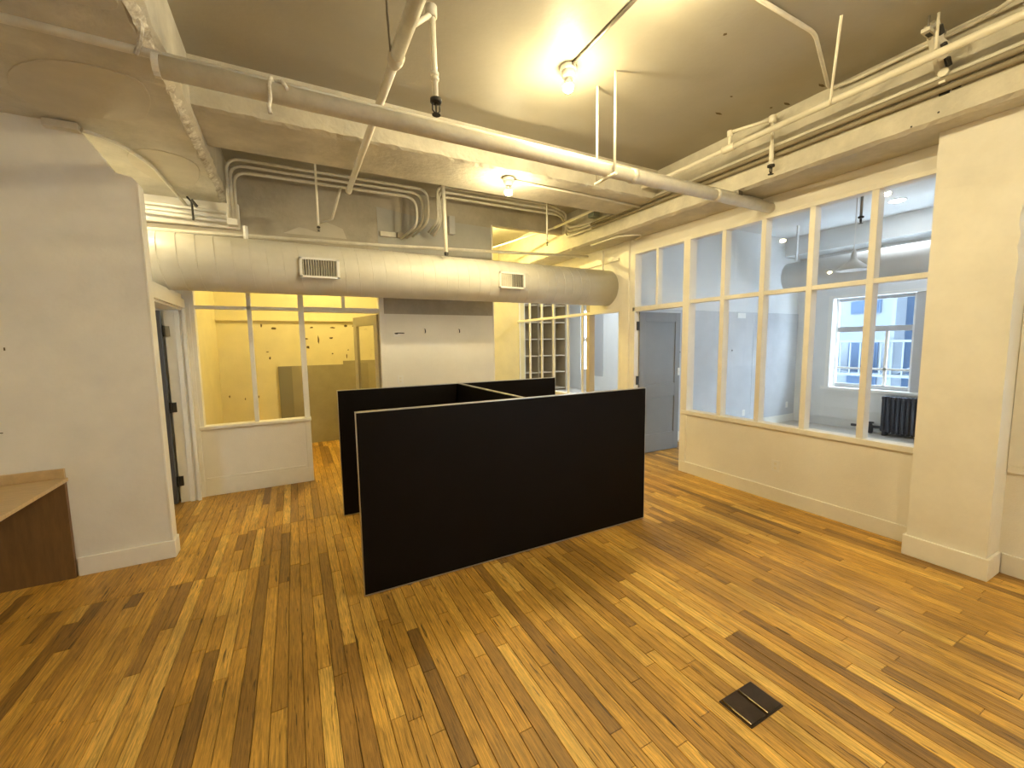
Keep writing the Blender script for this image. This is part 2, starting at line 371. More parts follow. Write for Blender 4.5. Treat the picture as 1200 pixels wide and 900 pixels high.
wbu = struct('wall_back_upper', MB().box(-1.3, 1.03, YB+.006, YB+.1, 2.30, ZC).box(1.03, 2.55, YB+.006, YB+.1, 1.99, ZC).box(2.55, XW+.1, YB+.006, YB+.1, 3.24, ZC), M_UPWALL)
def wall_patch(pts, y=YB+.006, m=M_OLDWALL, par=wbu, th=.003, nm='bare_patch'):
    MB().prism(pts, 'y', y-th, y+.002).build(nm, m, par)
wall_patch([(-.02, 2.86), (.06, 2.9), (.14, 2.94), (.22, 2.93), (.33, 2.90), (.35, 2.95), (.34, 3.02), (.42, 3.03), (.52, 3.0), (.6, 2.97), (.64, 2.86)], m=mat('pale_bare_plaster', (.60, .56, .47), .75, var=.1, vscale=5))
wall_patch([(1.0, 2.7), (1.0, 3.28), (1.5, 3.22), (2.53, 3.2), (2.53, 2.7)], m=mat('grey_undercoat', (.46, .45, .42), .75, var=.12, vscale=3))
# wall face under the left beam, its lamplight put in as white
B(-1.3, -.42, YB-.05, YB+.006, 2.84, 3.10).build('lit_wall_face', M_WALL, wbu, bevel=.01)
# back room
struct('wall_back_room', MB().box(-1.3, 2.5, 7.55, 7.65, 0, ZC).box(-1.12, -1.0, YB+.1, 7.55, 0, ZC).box(2.45, 2.55, YB+.1, 7.55, 0, ZC), M_YWALL)
B(-1.0, 2.45, 7.51, 7.55, 2.0, 2.03).build('picture_rail', M_YWALL, bpy.data.objects['wall_back_room'])
hb = MB().box(-.23, .735, 7.53, 7.55, 0, 1.285); pn = hb.build('wainscot_board', M_OLIVE, bpy.data.objects['wall_back_room'])
B(.735, 1.6, 7.53, 7.55, 0, 1.345).build('wainscot_board', M_OLIVE, bpy.data.objects['wall_back_room'])
B(-.23, -.04, 7.49, 7.53, .02, 1.285).build('wainscot_board', mat('dark_hardboard', (.22, .20, .14), .7), bpy.data.objects['wall_back_room'])
rm = random.Random(5)
for mx, mz, w_, h_ in ((.284, 1.9, .06, .03), (.605, 1.9, .10, .03), (.806, 1.93, .07, .04), (.2, 1.72, .07, .03), (.375, 1.70, .03, .16), (.57, 1.73, .08, .03), (.216, 1.58, .06, .05), (.827, 1.527, .03, .02), (-.26, 1.885, .09, .04), (.93, 1.93, .05, .03), (.80, 1.42, .02, .08), (-.42, 1.93, .03, .06), (-.33, 1.42, .03, .05), (-.36, 1.52, .04, .02), (-.52, .82, .02, .05), (-.7, .8, .02, .04), (.58, 1.47, .03, .03), (-.9, .85, .02, .05)):
    k = 7; pts = [(mx+w_/2*math.cos(2*math.pi*i/k)*rm.uniform(.6, 1.1), mz+h_/2*math.sin(2*math.pi*i/k)*rm.uniform(.6, 1.1)) for i in range(k)]
    MB().prism(pts, 'y', 7.546, 7.552).build('glue_mark', M_MARK, bpy.data.objects['wall_back_room'])
# back-room door, swung into the room
th = math.radians(77.5)
MD = Matrix.Translation((.965, YB+.06, 0)) @ Matrix.Rotation(math.pi-th, 4, 'Z')
d2o = thing('door_2', (.965, YB+.06, 0), kind='structure')
for nm, a in (('stile', (0, .11, -.02, .02, .01, 1.985)), ('stile', (.72, .83, -.02, .02, .01, 1.985)), ('top_rail', (.11, .72, -.02, .02, 1.86, 1.985)), ('bottom_rail', (.11, .72, -.02, .02, .01, .26)), ('lock_rail', (.11, .72, -.02, .02, .86, .98)), ('panel', (.11, .72, -.008, .008, .26, .86))):
    MB(MD).box(*a).build(nm, M_OLIVE if nm == 'panel' else M_ODOOR, d2o, bevel=.002)
MB(MD).box(.11, .72, -.003, .003, .98, 1.86).build('pane', M_GLASS, d2o)
MB(MD).tube([(.775, -.02, .95), (.775, -.07, .95)], .02).lathe((.775, -.08, .95), [(.01, -.02), (.028, -.012), (.028, .01), (.01, .018)], axis='y').build('knob', M_DARK, d2o, smooth=True)

# ---- hall beyond the opening
struct('wall_hall', MB().box(2.5, 4.3, 7.6, 7.7, 0, ZC), M_YWALL)

# ---- glazed wall on the right
wr = struct('wall_right', MB().box(XW, XW+.1, 1.2, 3.44, 0, .72).box(XW, XW+.1, 1.2, 4.56, 2.79, ZCm+.02).box(XW, XW+.1, 4.56, 5.30, 2.06, ZCm+.02).box(XW, XW+.1, 5.30, 7.65, 2.74, ZCm+.02).box(XW, XW+.1, 5.30, 7.65, 0, .68), M_WALL)
struct('baseboard_right', B(XW-.014, XW, 1.27, 3.475, 0, .135), M_TRIM, bevel=.004)
w2 = thing('window_2', (XW, 2.4, .72), kind='structure')
B(XW-.02, XW+.11, 1.25, 3.46, .715, .765).build('sill', M_TRIM, w2, bevel=.006)
MULL = [3.40, 2.965, 2.54, 2.11, 1.662, 1.27]
for i, y in enumerate(MULL):
    hw = .024 if 0 < i < 5 else .03
    if i == 0: continue
    B(XW-.005, XW+.09, y-hw, y+hw, .765, 2.775).build('mullion', M_TRIM, w2, bevel=.004)
B(XW-.012, XW+.11, 3.385, 3.475, 0, 2.79).build('door_jamb', M_TRIM, w2, bevel=.004)
for i in range(5):
    y1, y0 = MULL[i]-.02, MULL[i+1]+.02
    B(XW, XW+.085, y0, y1, 2.035, 2.075).build('transom_rail', M_TRIM, w2, bevel=.003)
    B(XW+.04, XW+.046, y0-.01, y1+.01, .76, 2.04).build('pane', M_GLASS, w2)
    B(XW+.04, XW+.046, y0-.01, y1+.01, 2.07, 2.78).build('pane', M_GLASS, w2)
B(XW-.01, XW+.09, 1.25, 4.3, 2.765, 2.80).build('head_rail', M_TRIM, w2, bevel=.003)
# over-door lights and posts
w3 = thing('window_3', (XW, 3.87, 2.03), kind='structure')
B(XW-.012, XW+.1, 3.475, 4.30, 2.005, 2.065).build('door_head', M_TRIM, w3, bevel=.003)
B(XW, XW+.08, 3.87, 3.905, 2.065, 2.77).build('mullion', M_TRIM, w3, bevel=.003)
B(XW+.04, XW+.046, 3.47, 3.87, 2.06, 2.77).build('pane', M_GLASS, w3); B(XW+.04, XW+.046, 3.905, 4.27, 2.06, 2.77).build('pane', M_GLASS, w3)
B(XW-.012, XW+.11, 4.26, 4.36, 0, 2.80).build('door_jamb', M_TRIM, w3, bevel=.004)
struct('trim_2', MB().box(XW-.03, XW+.11, 4.36, 4.48, 0, ZCm).box(XW-.012, XW+.11, 4.48, 4.57, 0, ZCm), M_TRIM, bevel=.006)
# opening and glazing further back
w4 = thing('window_4', (XW, 6.4, .7), kind='structure')
B(XW-.012, XW+.055, 4.55, 7.62, 2.02, 2.062).build('transom_rail', M_TRIM, w4, bevel=.003)
B(XW-.005, XW+.1, 5.24, 5.32, 0, 2.75).build('door_jamb', mat('tan_jamb', (.52, .43, .29), .5), w4, bevel=.004)
B(XW-.02, XW+.1, 5.30, 7.62, .68, .725).build('sill', M_TRIM, w4, bevel=.004)
gy = [5.30, 5.462, 5.864, 6.311, 6.718, 7.166, 7.60]
for i, y in enumerate(gy[1:]): B(XW+.02, XW+.055, y-.016, y+.016, .72, 2.75).build('mullion', M_TRIM, w4, bevel=.003)
for i in range(6):
    B(XW+.04, XW+.045, gy[i]+.02, gy[i+1]-.02, .72, 2.03).build('pane', M_GLASS, w4)
    B(XW+.04, XW+.045, gy[i]+.02, gy[i+1]-.02, 2.06, 2.745).build('pane', M_GLASS, w4)
B(XW-.03, XW, 4.57, 7.6, 2.74, 2.775).build('head_mould', M_TRIM, w4)
# grey door standing open into the right room
d3 = thing('door_3', (XW+.06, 4.275, 0), kind='structure')
x0 = XW+.07
for nm, a in (('stile', (x0, x0+.11, .008, 2.0)), ('stile', (x0+.70, x0+.80, .008, 2.0)), ('top_rail', (x0+.11, x0+.70, 1.87, 2.0)), ('bottom_rail', (x0+.11, x0+.70, .008, .27)), ('lock_rail', (x0+.11, x0+.70, .80, .99))):
    B(a[0], a[1], 4.24, 4.285, a[2], a[3]).build(nm, M_GDOOR, d3, bevel=.003)
B(x0+.11, x0+.70, 4.252, 4.274, .27, .80).build('panel', M_GDOOR, d3); B(x0+.11, x0+.70, 4.252, 4.274, .99, 1.87).build('panel', M_GDOOR, d3)
for z in (.25, 1.0, 1.75): B(XW+.03, XW+.085, 4.245, 4.262, z, z+.12).build('hinge', M_DARK, d3)
# ---- column
colm = MB(); rnd = random.Random(9); n = 46; vs = []; fs = []
cw = [(3.935, .847), (3.935, 1.247), (4.30, 1.247), (4.30, .847)]
for i in range(n+1):
    z = (ZCm+.02)*i/n; j = rnd.uniform(-1, 1)
    for k, (a, b_) in enumerate(cw):
        e = .0012 if z < 2.0 else .008
        vs.append((a+(j*.4*e if k == 0 else 0), b_+(j*e if k == 0 else 0), z))
for i in range(n):
    for k in range(4): fs.append((i*4+k, i*4+(k+1) % 4, i*4+4+(k+1) % 4, i*4+4+k))
fs += [(3, 2, 1, 0), (n*4, n*4+1, n*4+2, n*4+3)]
struct('column', colm._a(vs, fs), M_OLDWALL)
struct('baseboard_column', MB().prism([(3.915, .830), (3.915, 1.265), (XW, 1.265), (XW, 1.247), (3.935, 1.247), (3.935, .847), (XW, .847), (XW, .830)], 'z', 0, .15), M_TRIM, bevel=.005)
# ---- glazing on the near side of the column
struct('wall_right_near', MB().box(XW+.02, XW+.12, HY0, .85, 0, .70).box(XW+.02, XW+.12, HY0, .85, 2.79, ZCm+.02), M_WALL)
struct('baseboard_right_near', B(XW+.006, XW+.02, HY0, .83, 0, .14), M_TRIM, bevel=.004)
w5 = thing('window_5', (XW, 0, .7), kind='structure')
B(XW, XW+.12, HY0, .845, .695, .745).build('sill', M_TRIM, w5, bevel=.006)
B(XW, XW+.11, .77, .845, .745, 2.79).build('stile', M_TRIM, w5, bevel=.004)
B(XW+.01, XW+.11, HY0, .77, 2.035, 2.075).build('transom_rail', M_TRIM, w5, bevel=.003)
yy = .77
while yy > HY0:
    y0 = max(HY0, yy-.44); B(XW+.06, XW+.066, y0+.02, yy, .745, 2.035).build('pane', M_GLASS, w5); B(XW+.06, XW+.066, y0+.02, yy, 2.075, 2.79).build('pane', M_GLASS, w5)
    B(XW, XW+.11, y0-.024, y0+.024, .745, 2.79).build('mullion', M_TRIM, w5, bevel=.004); yy = y0-.024
# ---- shell behind the camera
struct('wall_near', B(HX0-.3, XW+.2, HY0-.1, HY0, 0, ZC), M_WALL)
struct('wall_left_side', B(HX0-.1, HX0, HY0, 3.92, 0, ZA+.02), M_WALL)

# ---- right room
RC = 3.45; XE = 8.7; YR = 4.6
struct('ceiling_right_room', B(XW+.1, XE+.3, -1.4, 13.0, RC, RC+.2), M_RROOM)
wrb = struct('wall_right_room_back', B(XW+.1, XE, YR, YR+.1, 0, RC), M_RROOM)
for a, b_ in ((XW+.12, 5.55), (5.556, 6.60), (6.606, 7.30), (7.306, XE)):
    B(a, b_, YR-.016, YR, .14, 2.08).build('wall_panel', M_PANEL, wrb, bevel=.002)
B(XW+.12, XE, YR-.022, YR, 0, .14).build('skirting', M_TRIM, wrb)
for a in (5.42, 5.72, 6.5, 6.72): MB().lathe((a, YR-.02, 1.42), [(.012, -.004), (.012, .004)], n=8, axis='y').build('screw_cap', M_DARK, wrb)
WY = [(1.35, 2.71), (2.87, 4.06)]      # two window openings
we = struct('wall_right_room_window', MB().box(XE, XE+.25, -1.4, -1.0, 0, RC).box(XE, XE+.25, 1.1, 1.35, 0, RC).box(XE, XE+.25, -1.0, 1.1, 0, .7).box(XE, XE+.25, -1.0, 1.1, 2.32, RC).box(XE, XE+.25, 4.06, 10.75, 0, RC).box(XE, XE+.25, 11.45, 13, 0, RC).box(XE, XE+.25, 10.75, 11.45, 0, .6).box(XE, XE+.25, 10.75, 11.45, 2.75, RC).box(XE, XE+.25, 1.35, 4.06, 0, .70).box(XE, XE+.25, 1.35, 4.06, 2.32, RC), M_RROOM)
for z in (.14, .33, .55): B(XE-.012, XE, 1.0, YR, z, z+.012).build('wall_ledge', M_RROOM, we)
struct('wall_right_room_near', B(XW+.1, XE, -1.4, -1.3, 0, RC), M_RROOM)
w6 = thing('window_6', (XE, 3.4, .7), kind='structure')
B(XE-.05, XE+.12, 1.3, 4.12, .67, .72).build('sill', M_WHITE, w6, bevel=.005)
B(XE-.015, XE+.05, 4.0, 4.07, .72, 2.33).build('casing', M_WHITE, w6); B(XE-.015, XE+.05, 1.3, 4.07, 2.31, 2.36).build('casing', M_WHITE, w6)
B(XE+.02, XE+.16, 2.71, 2.87, .72, 2.32).build('post', M_PGREY, w6); B(XE-.012, XE+.05, 2.70, 2.73, .72, 2.31).build('casing', M_WHITE, w6)
for y0, y1 in ((2.87, 4.0), (1.35, 2.71), (-1.0, 1.1)):  # last window is added out of view to let in more daylight
    ym = y0+.33*(y1-y0)
    for nm, a in (('sash_stile', (.10, .15, y0, y0+.05, .72, 2.31)), ('sash_stile', (.10, .15, y1-.05, y1, .72, 2.31)), ('meeting_rail', (.09, .16, y0+.05, y1-.05, 1.71, 1.80)), ('bottom_rail', (.10, .15, y0+.05, y1-.05, .72, .79)), ('top_rail', (.10, .15, y0+.05, y1-.05, 2.25, 2.31)), ('glazing_bar', (.11, .14, ym-.02, ym+.02, .79, 1.71)), ('glazing_bar', (.11, .14, y0+.05, y1-.05, 1.05, 1.085))):
        B(XE+a[0], XE+a[1], a[2], a[3], a[4], a[5]).build(nm, M_PGREY if 'rail' in nm else M_WHITE, w6)
    for a in ((y0+.05, ym-.02, .79, 1.05), (ym+.02, y1-.05, .79, 1.05), (y0+.05, ym-.02, 1.085, 1.71), (ym+.02, y1-.05, 1.085, 1.71), (y0+.05, y1-.05, 1.80, 2.25)):
        B(XE+.123, XE+.127, *a).build('pane', M_GLASS, w6)
# far room beyond the hall
struct('wall_far_room', MB().box(XW+.1, XE+.2, 12.2, 12.3, 0, RC).box(XW+.1, XW+.2, 7.65, 12.2, 0, RC), M_RROOM)
w7 = thing('window_7', (XE, 11.1, .6), kind='structure')
for nm, a in (('sash_stile', (10.75, 10.81, .6, 2.75)), ('sash_stile', (11.39, 11.45, .6, 2.75)), ('meeting_rail', (10.81, 11.39, 1.62, 1.74)), ('bottom_rail', (10.81, 11.39, .6, .68)), ('top_rail', (10.81, 11.39, 2.65, 2.75))):
    B(XE+.05, XE+.12, *a).build(nm, M_WHITE, w7)
B(XE+.08, XE+.085, 10.81, 11.39, .68, 1.62).build('pane', M_GLASS, w7); B(XE+.08, XE+.085, 10.81, 11.39, 1.74, 2.65).build('pane', M_GLASS, w7)
B(XE-.02, XE+.02, 11.45, 12.1, 0, RC).build('casing', M_RROOM, w7); B(XE-.03, XE+.02, 10.3, 10.72, .5, 2.9).build('casing', M_PGREY, w7)

# ================================================================== THINGS
# ---- black freestanding divider, two long screens and a cross screen
dv = thing('workstation_divider', (1.5, 3.36, 0), 'black freestanding workstation divider of two long screens joined by a cross screen', 'divider')
def screen(nm, x0, x1, y0, y1, z1=1.195):
    p = B(x0, x1, y0, y1, .018, z1-.006).build(nm, M_BLACK, dv, bevel=.0015)
    ln = (x1-x0) > (y1-y0)
    B(x0, x1, y0, y1, z1-.006, z1).build('top_trim', M_ALU, p)
    for k in (.12, .5, .88):
        cx, cy = x0+(x1-x0)*(k if ln else .5), y0+(y1-y0)*(.5 if ln else k)
        MB().lathe((cx, cy, 0), [(.016, 0), (.016, .006), (.007, .007), (.007, .02)], n=10).build('levelling_foot', M_STEEL, p)
    if ln:
        for a in (x0-.004, x1): B(a, a+.004, y0, y1, .012, z1).build('end_trim', M_ALU, p)
    B(x0, x1, y0-.001, y1+.001, .010, .018).build('bottom_trim', M_ALU, p)
screen('front_screen', .314, 2.712, 2.645, 2.680)
screen('rear_screen', .334, 2.70, 4.050, 4.085)
screen('cross_screen', 1.485, 1.52, 2.680, 4.050)

# ---- floor outlet box with two lids
fb = thing('floor_outlet_box', (1.69, 1.003, 0), 'dark bronze floor outlet box with two brass-edged flip lids', 'floor outlet')
B(1.580, 1.806, .928, 1.078, .001, .005).build('frame', M_BRONZE, fb, bevel=.0015)
for x0 in (1.586, 1.700):
    l = B(x0+.008, x0+.100, .934, 1.072, .005, .011).build('lid', M_BRONZE, fb, bevel=.002)
    MB().tube([(x0+.004, .936, .010), (x0+.004, 1.070, .010)], .0035, n=8).build('lid_edge', M_BRASS, l, smooth=True)

# ---- counter at the left
ct = thing('counter', (-1.9, 3.3, 0), 'low oak laminate counter with brown side panel against the stub wall', 'counter')
B(HX0+.004, -1.435, 2.95, 3.918, .692, .718).build('worktop', M_LAM, ct, bevel=.003)
B(HX0+.004, -1.445, 3.895, 3.918, .718, .786).build('backsplash', M_LAM, ct, bevel=.003)
B(HX0+.004, -1.445, 3.886, 3.918, 0, .690).build('back_panel', M_LAMSIDE, ct)
B(HX0+.004, HX0+.03, 3.02, 3.886, 0, .690).build('side_panel', M_LAMSIDE, ct)

# ---- big spiral duct
DY, DZ, DR = 4.85, 2.385, .255
du = thing('air_duct', (1.5, DY, DZ), 'large cream spiral air duct hung along the back wall', 'duct')
MB().tube([(-2.0, DY, DZ), (0, DY, DZ), (2, DY, DZ), (XW+.03, DY, DZ)], DR, n=48).build('duct_pipe', M_DUCT, du, smooth=True)
hp = []; turns = 42
for i in range(turns*28+1):
    t = i/28; a = 2*math.pi*t; xx = -2.0+t*.136
    if xx > XW-.02: break
    hp.append((xx, DY+(DR+.001)*math.cos(a), DZ+(DR+.001)*math.sin(a)))
MB().tube(hp, .0026, n=5).build('spiral_seam', M_DUCT, du, smooth=True)
for xx in (.28, 2.43):
    g = thing('g', (xx, DY, DZ)); COL.objects.unlink(g); bpy.data.objects.remove(g)
    hw, hh = .18, .098; yf = DY-DR-.03; zc = 2.365
    fr = MB().box(xx-hw, xx+hw, yf, yf+.012, zc+hh-.022, zc+hh).box(xx-hw, xx+hw, yf, yf+.012, zc-hh, zc-hh+.022).box(xx-hw, xx-hw+.024, yf, yf+.012, zc-hh, zc+hh).box(xx+hw-.024, xx+hw, yf, yf+.012, zc-hh, zc+hh)
    gr = fr.build('grille', M_WHITE, du, bevel=.002)
    MB().box(xx-hw+.01, xx+hw-.01, yf+.006, yf+.10, zc-hh+.008, zc-hh+.014).box(xx-hw+.01, xx+hw-.01, yf+.006, yf+.10, zc+hh-.014, zc+hh-.008).box(xx-hw+.01, xx-hw+.016, yf+.006, yf+.10, zc-hh+.01, zc+hh-.01).box(xx+hw-.016, xx+hw-.01, yf+.006, yf+.10, zc-hh+.01, zc+hh-.01).build('grille_neck', M_DUCT, gr)
    B(xx-hw+.02, xx+hw-.02, yf+.024, yf+.03, zc-hh+.014, zc+hh-.014).build('grille_throat', M_DARK, gr)
    nb = 14
    for k in range(nb):
        bx = xx-hw+.032+(2*hw-.064)*k/(nb-1); MBm = Matrix.Translation((bx, yf+.012, zc)) @ Matrix.Rotation(math.radians(35 if k < nb/2 or xx < 1 else -35), 4, 'Z')
        MB(MBm).box(-.0022, .0022, -.010, .010, -hh+.022, hh-.022).build('vane', M_PIPE, gr)
B(4.02, 4.045, DY-.06, DY-.045, DZ+.2, 2.9).build('hanger_strap', M_DUCT, du)
MB().tube([(-.34, DY-.02, DZ+DR-.01), (-.34, DY-.02, DZ+DR+.12)], .02, n=4).build('hanger_strap', M_WHITE, du)

# ---- pipes
def pipe(name, pts, r, label, m=M_PIPE, bend=.0, cat='pipe', group=None, n=12):
    o = MB().tube(pts, r, n=n, bend=bend).build(name, m, None, org=pts[0], smooth=True)
    return tag(o, label, cat, group)
def ring(mb, c, r, h, axis): return mb.lathe(c, [(r*.75, -h/2), (r, -h/2+.003), (r, h/2-.003), (r*.75, h/2)], n=14, axis=axis)
PY, PZ = 2.49, 2.86
mp_ = thing('main_pipe', (1.8, PY, PZ), 'thick cream main pipe spanning the room from left beam to glazed wall', 'pipe')
MB().tube([(XA+.03, PY, PZ), (2, PY, PZ), (XW+.02, PY, PZ)], .047, n=20).build('pipe_body', M_PIPE, mp_, smooth=True)
ring(MB(), (XA+.035, PY, PZ), .050, .03, 'x').build('end_cap', M_PIPE, mp_)
for xx in (2.38, 3.35): ring(MB(), (xx, PY, PZ), .054, .05, 'x').build('coupling', M_PIPE, mp_, smooth=True)
for yy_ in (2.405, 2.602):
    MB().tube([(2.125, yy_, PZ-.06), (2.125, yy_, ZC)], .009, n=8).build('hanger_rod', M_PIPEW, mp_, smooth=True)
MB().tube([(2.125, 2.39, PZ-.055), (2.125, 2.62, PZ-.055)], .012, n=8).build('hanger_bar', M_PIPEW, mp_, smooth=True)
sp_ = thing('conduit_pipe', (1.5, 2.565, 2.945), 'slim cream conduit lying along the top of the thick main pipe', 'conduit')
MB().tube([(HX0+.02, 2.565, 2.945), (1, 2.565, 2.945), (XW-.02, 2.565, 2.945)], .019, n=12).build('conduit_body', M_PIPE, sp_, smooth=True)
for xx in (-.53,): MB().tube([(xx-.02, 2.545, 2.915), (xx, 2.54, 2.96), (xx+.01, 2.56, 3.05), (xx, 2.57, 3.08)], .010, n=6).build('wire_tie', M_CHIP, sp_)
for xx in (3.72,): B(xx, xx+.06, 2.53, 2.60, 2.92, 2.975).build('clamp', M_STEEL, sp_)
hk = MB().tube([(-.005, PY+.02, PZ+.045), (-.02, PY-.03, PZ+.052), (-.03, PY-.06, PZ), (-.028, PY-.062, PZ-.06), (-.036, PY-.06, PZ-.10), (-.03, PY-.06, PZ-.13)], .010, n=7).tube([(.0, PY+.0, PZ+.052), (.03, PY-.05, PZ+.04), (.05, PY-.06, PZ-.0)], .010, n=7)
tag(hk.build('wire_loop', M_CHIP, None, org=(0, PY, PZ), smooth=True), 'short twist of whitish wire hanging off the thick main pipe', 'wire')
def sprinkler(par, x, y, z, s=1.0):
    # head hanging at z (lowest point)
    ring(MB(), (x, y, z+.062*s), .026*s, .02*s, 'z').build('escutcheon', M_DARK, par, smooth=True)
    h = MB().lathe((x, y, z), [(.020*s, 0), (.020*s, .003*s), (.006*s, .004*s), (.006*s, .012*s)], n=10)
    for sx in (-1, 1): h.tube([(x+.004*sx*s, y, z+.006*s), (x+.017*sx*s, y, z+.02*s), (x+.017*sx*s, y, z+.045*s), (x+.010*sx*s, y, z+.056*s)], .0035*s, n=6)
    h.lathe((x, y, z), [(.004*s, .006*s), (.004*s, .06*s)], n=6)
    return h.build('sprinkler_head', M_DARK, par, smooth=True)
# branch line over the left half
bl = thing('sprinkler_line', (.575, 2.4, 3.12), 'cream sprinkler branch pipe with one drop, stepping down in size before the cross beam', 'sprinkler pipe')
MB().tube([(.575, HY0+.02, 3.12), (.575, 2.39, 3.12)], .036, n=16).build('pipe_thick', M_PIPE, bl, smooth=True)
MB().tube([(.575, 2.39, 3.12), (.575, 4.5, 3.12)], .025, n=14).build('pipe_thin', M_PIPEW, bl, smooth=True)
MB().lathe((.575, 2.39, 3.12), [(.03, -.05), (.043, -.045), (.043, 0), (.033, .035), (.026, .04)], axis='y').build('reducer', M_PIPE, bl, smooth=True)
ring(MB(), (.575, 4.49, 3.12), .031, .05, 'y').build('end_cap', M_PIPEW, bl, smooth=True)
MB().tube([(.54, 2.33, 3.12), (.53, 2.33, 3.3), (.53, 2.33, ZC)], .007, n=6).build('hanger_rod', M_STEEL, bl)
MB().tube([(.59, 2.14, 3.13), (.728, 2.2, 3.28)], .013, n=10).build('branch_arm', M_PIPEW, bl, smooth=True)
ring(MB(), (.722, 2.2, 3.285), .03, .055, 'z').build('elbow', M_PIPE, bl, smooth=True)
MB().tube([(.728, 2.2, 3.28), (.732, 2.2, 2.86)], .015, n=12).build('drop_pipe', M_PIPEW, bl, smooth=True)
for z in (2.965, 2.99): ring(MB(), (.731, 2.2, z), .021, .018, 'z').build('coupling', M_PIPEW, bl, smooth=True)
ring(MB(), (.733, 2.2, 2.865), .024, .02, 'z').build('adapter', M_WHITE, bl, smooth=True)
sprinkler(bl, .733, 2.2, 2.79, 1.15)
# line along the right beam
SX, SZ = 3.50, 3.28
sl = thing('sprinkler_line', (SX, 2.5, SZ), 'bright cream sprinkler pipe running beside the beam above the glazed wall', 'sprinkler pipe')
MB().tube([(SX, HY0+.02, SZ), (SX, 2.49, SZ)], .024, n=14).build('pipe_thick', M_PIPEW, sl, smooth=True)
MB().tube([(SX, 2.49, SZ), (SX, 5.25, SZ)], .019, n=14).build('pipe_thin', M_PIPEW, sl, smooth=True)
ring(MB(), (SX, 2.49, SZ), .032, .11, 'y').build('tee', M_PIPEW, sl, smooth=True)
MB().tube([(SX, 2.48, SZ), (SX, 2.48, 3.40)], .014, n=10).build('riser', M_PIPEW, sl, smooth=True)
ring(MB(), (SX, 2.48, 3.40), .024, .05, 'z').build('elbow', M_PIPEW, sl, smooth=True)
MB().tube([(SX, 2.48, 3.41), (3.645, 2.2, 3.425)], .014, n=10).build('branch_arm', M_PIPEW, sl, smooth=True)
ring(MB(), (3.645, 2.2, 3.425), .028, .055, 'z').build('elbow', M_PIPEW, sl, smooth=True)
MB().tube([(3.65, 2.2, 3.42), (3.65, 2.2, 3.06)], .013, n=10).build('drop_pipe', M_PIPEW, sl, smooth=True)
MB().tube([(3.65, 2.2, 3.22), (3.65, 2.2, 3.07)], .018, n=10).build('sleeve', M_PIPEW, sl, smooth=True)
ring(MB(), (3.65, 2.2, 3.06), .024, .02, 'z').build('adapter', M_WHITE, sl, smooth=True)
sprinkler(sl, 3.65, 2.2, 2.985, 1.1)
MB().tube([(2.98, 1.42, ZC), (3.47, 1.69, SZ+.03), (3.475, 1.70, SZ-.03)], .008, n=8).build('hanger_rod', M_PIPEW, sl, smooth=True)
MB().tube([(SX-.02, 1.15, SZ+.02), (SX-.02, 1.15, ZC)], .008, n=8).build('hanger_rod', M_PIPEW, sl, smooth=True)
MB().tube([(SX, 5.25, SZ), (SX-.05, 5.6, SZ), (2.9, 7.55, SZ-.06)], .014, n=8).build('tail_pipe', M_PIPEW, sl, smooth=True)
# drops behind the cross beam
for nm, x_, y_, z1, r_, lb in (('sprinkler_drop', .285, 4.5, 2.70, .010, 'thin cream sprinkler drop hanging above the vent end of the duct'), ('sprinkler_drop', 2.89, 4.5, 2.81, .011, 'thin cream sprinkler drop hanging before the yellow opening'), ):
    t = thing(nm, (x_, y_, z1), lb, 'sprinkler')
    MB().tube([(x_, y_, ZC), (x_, y_, z1+.06)], r_, n=8).build('drop_pipe', M_PIPEW, t, smooth=True); sprinkler(t, x_, y_, z1, .62)
t = thing('conduit_drop', (1.595, 4.62, 2.6), 'wide cream conduit drop ending just above the duct', 'conduit')
MB().tube([(1.59, 4.62, 3.42), (1.60, 4.60, 2.63)], .022, n=10).build('drop_pipe', M_PIPEW, t, smooth=True); MB().lathe((1.60, 4.60, 2.60), [(.018, 0), (.025, .01), (.025, .035)], n=10).build('end_cap', M_DARK, t)
pipe('thin_pipe', [(-1.6, 5.1, 2.70), (1.0, 5.1, 2.76), (4.0, 5.1, 2.875)], .019, 'long thin cream pipe running just above the big duct')
t = thing('thin_pipe_bracket', (.53, 4.5, 3.1), 'slanted cream strut bracing the end of the sprinkler branch pipe', 'bracket')
MB().tube([(.50, 4.48, 3.13), (.42, 4.62, 2.86)], .013, n=8).build('strut', M_PIPE, t, smooth=True)
MB().tube([(.42, 4.62, 2.86), (.35, 5.38, 3.0)], .009, n=8).build('strut', M_PIPE, t, smooth=True)
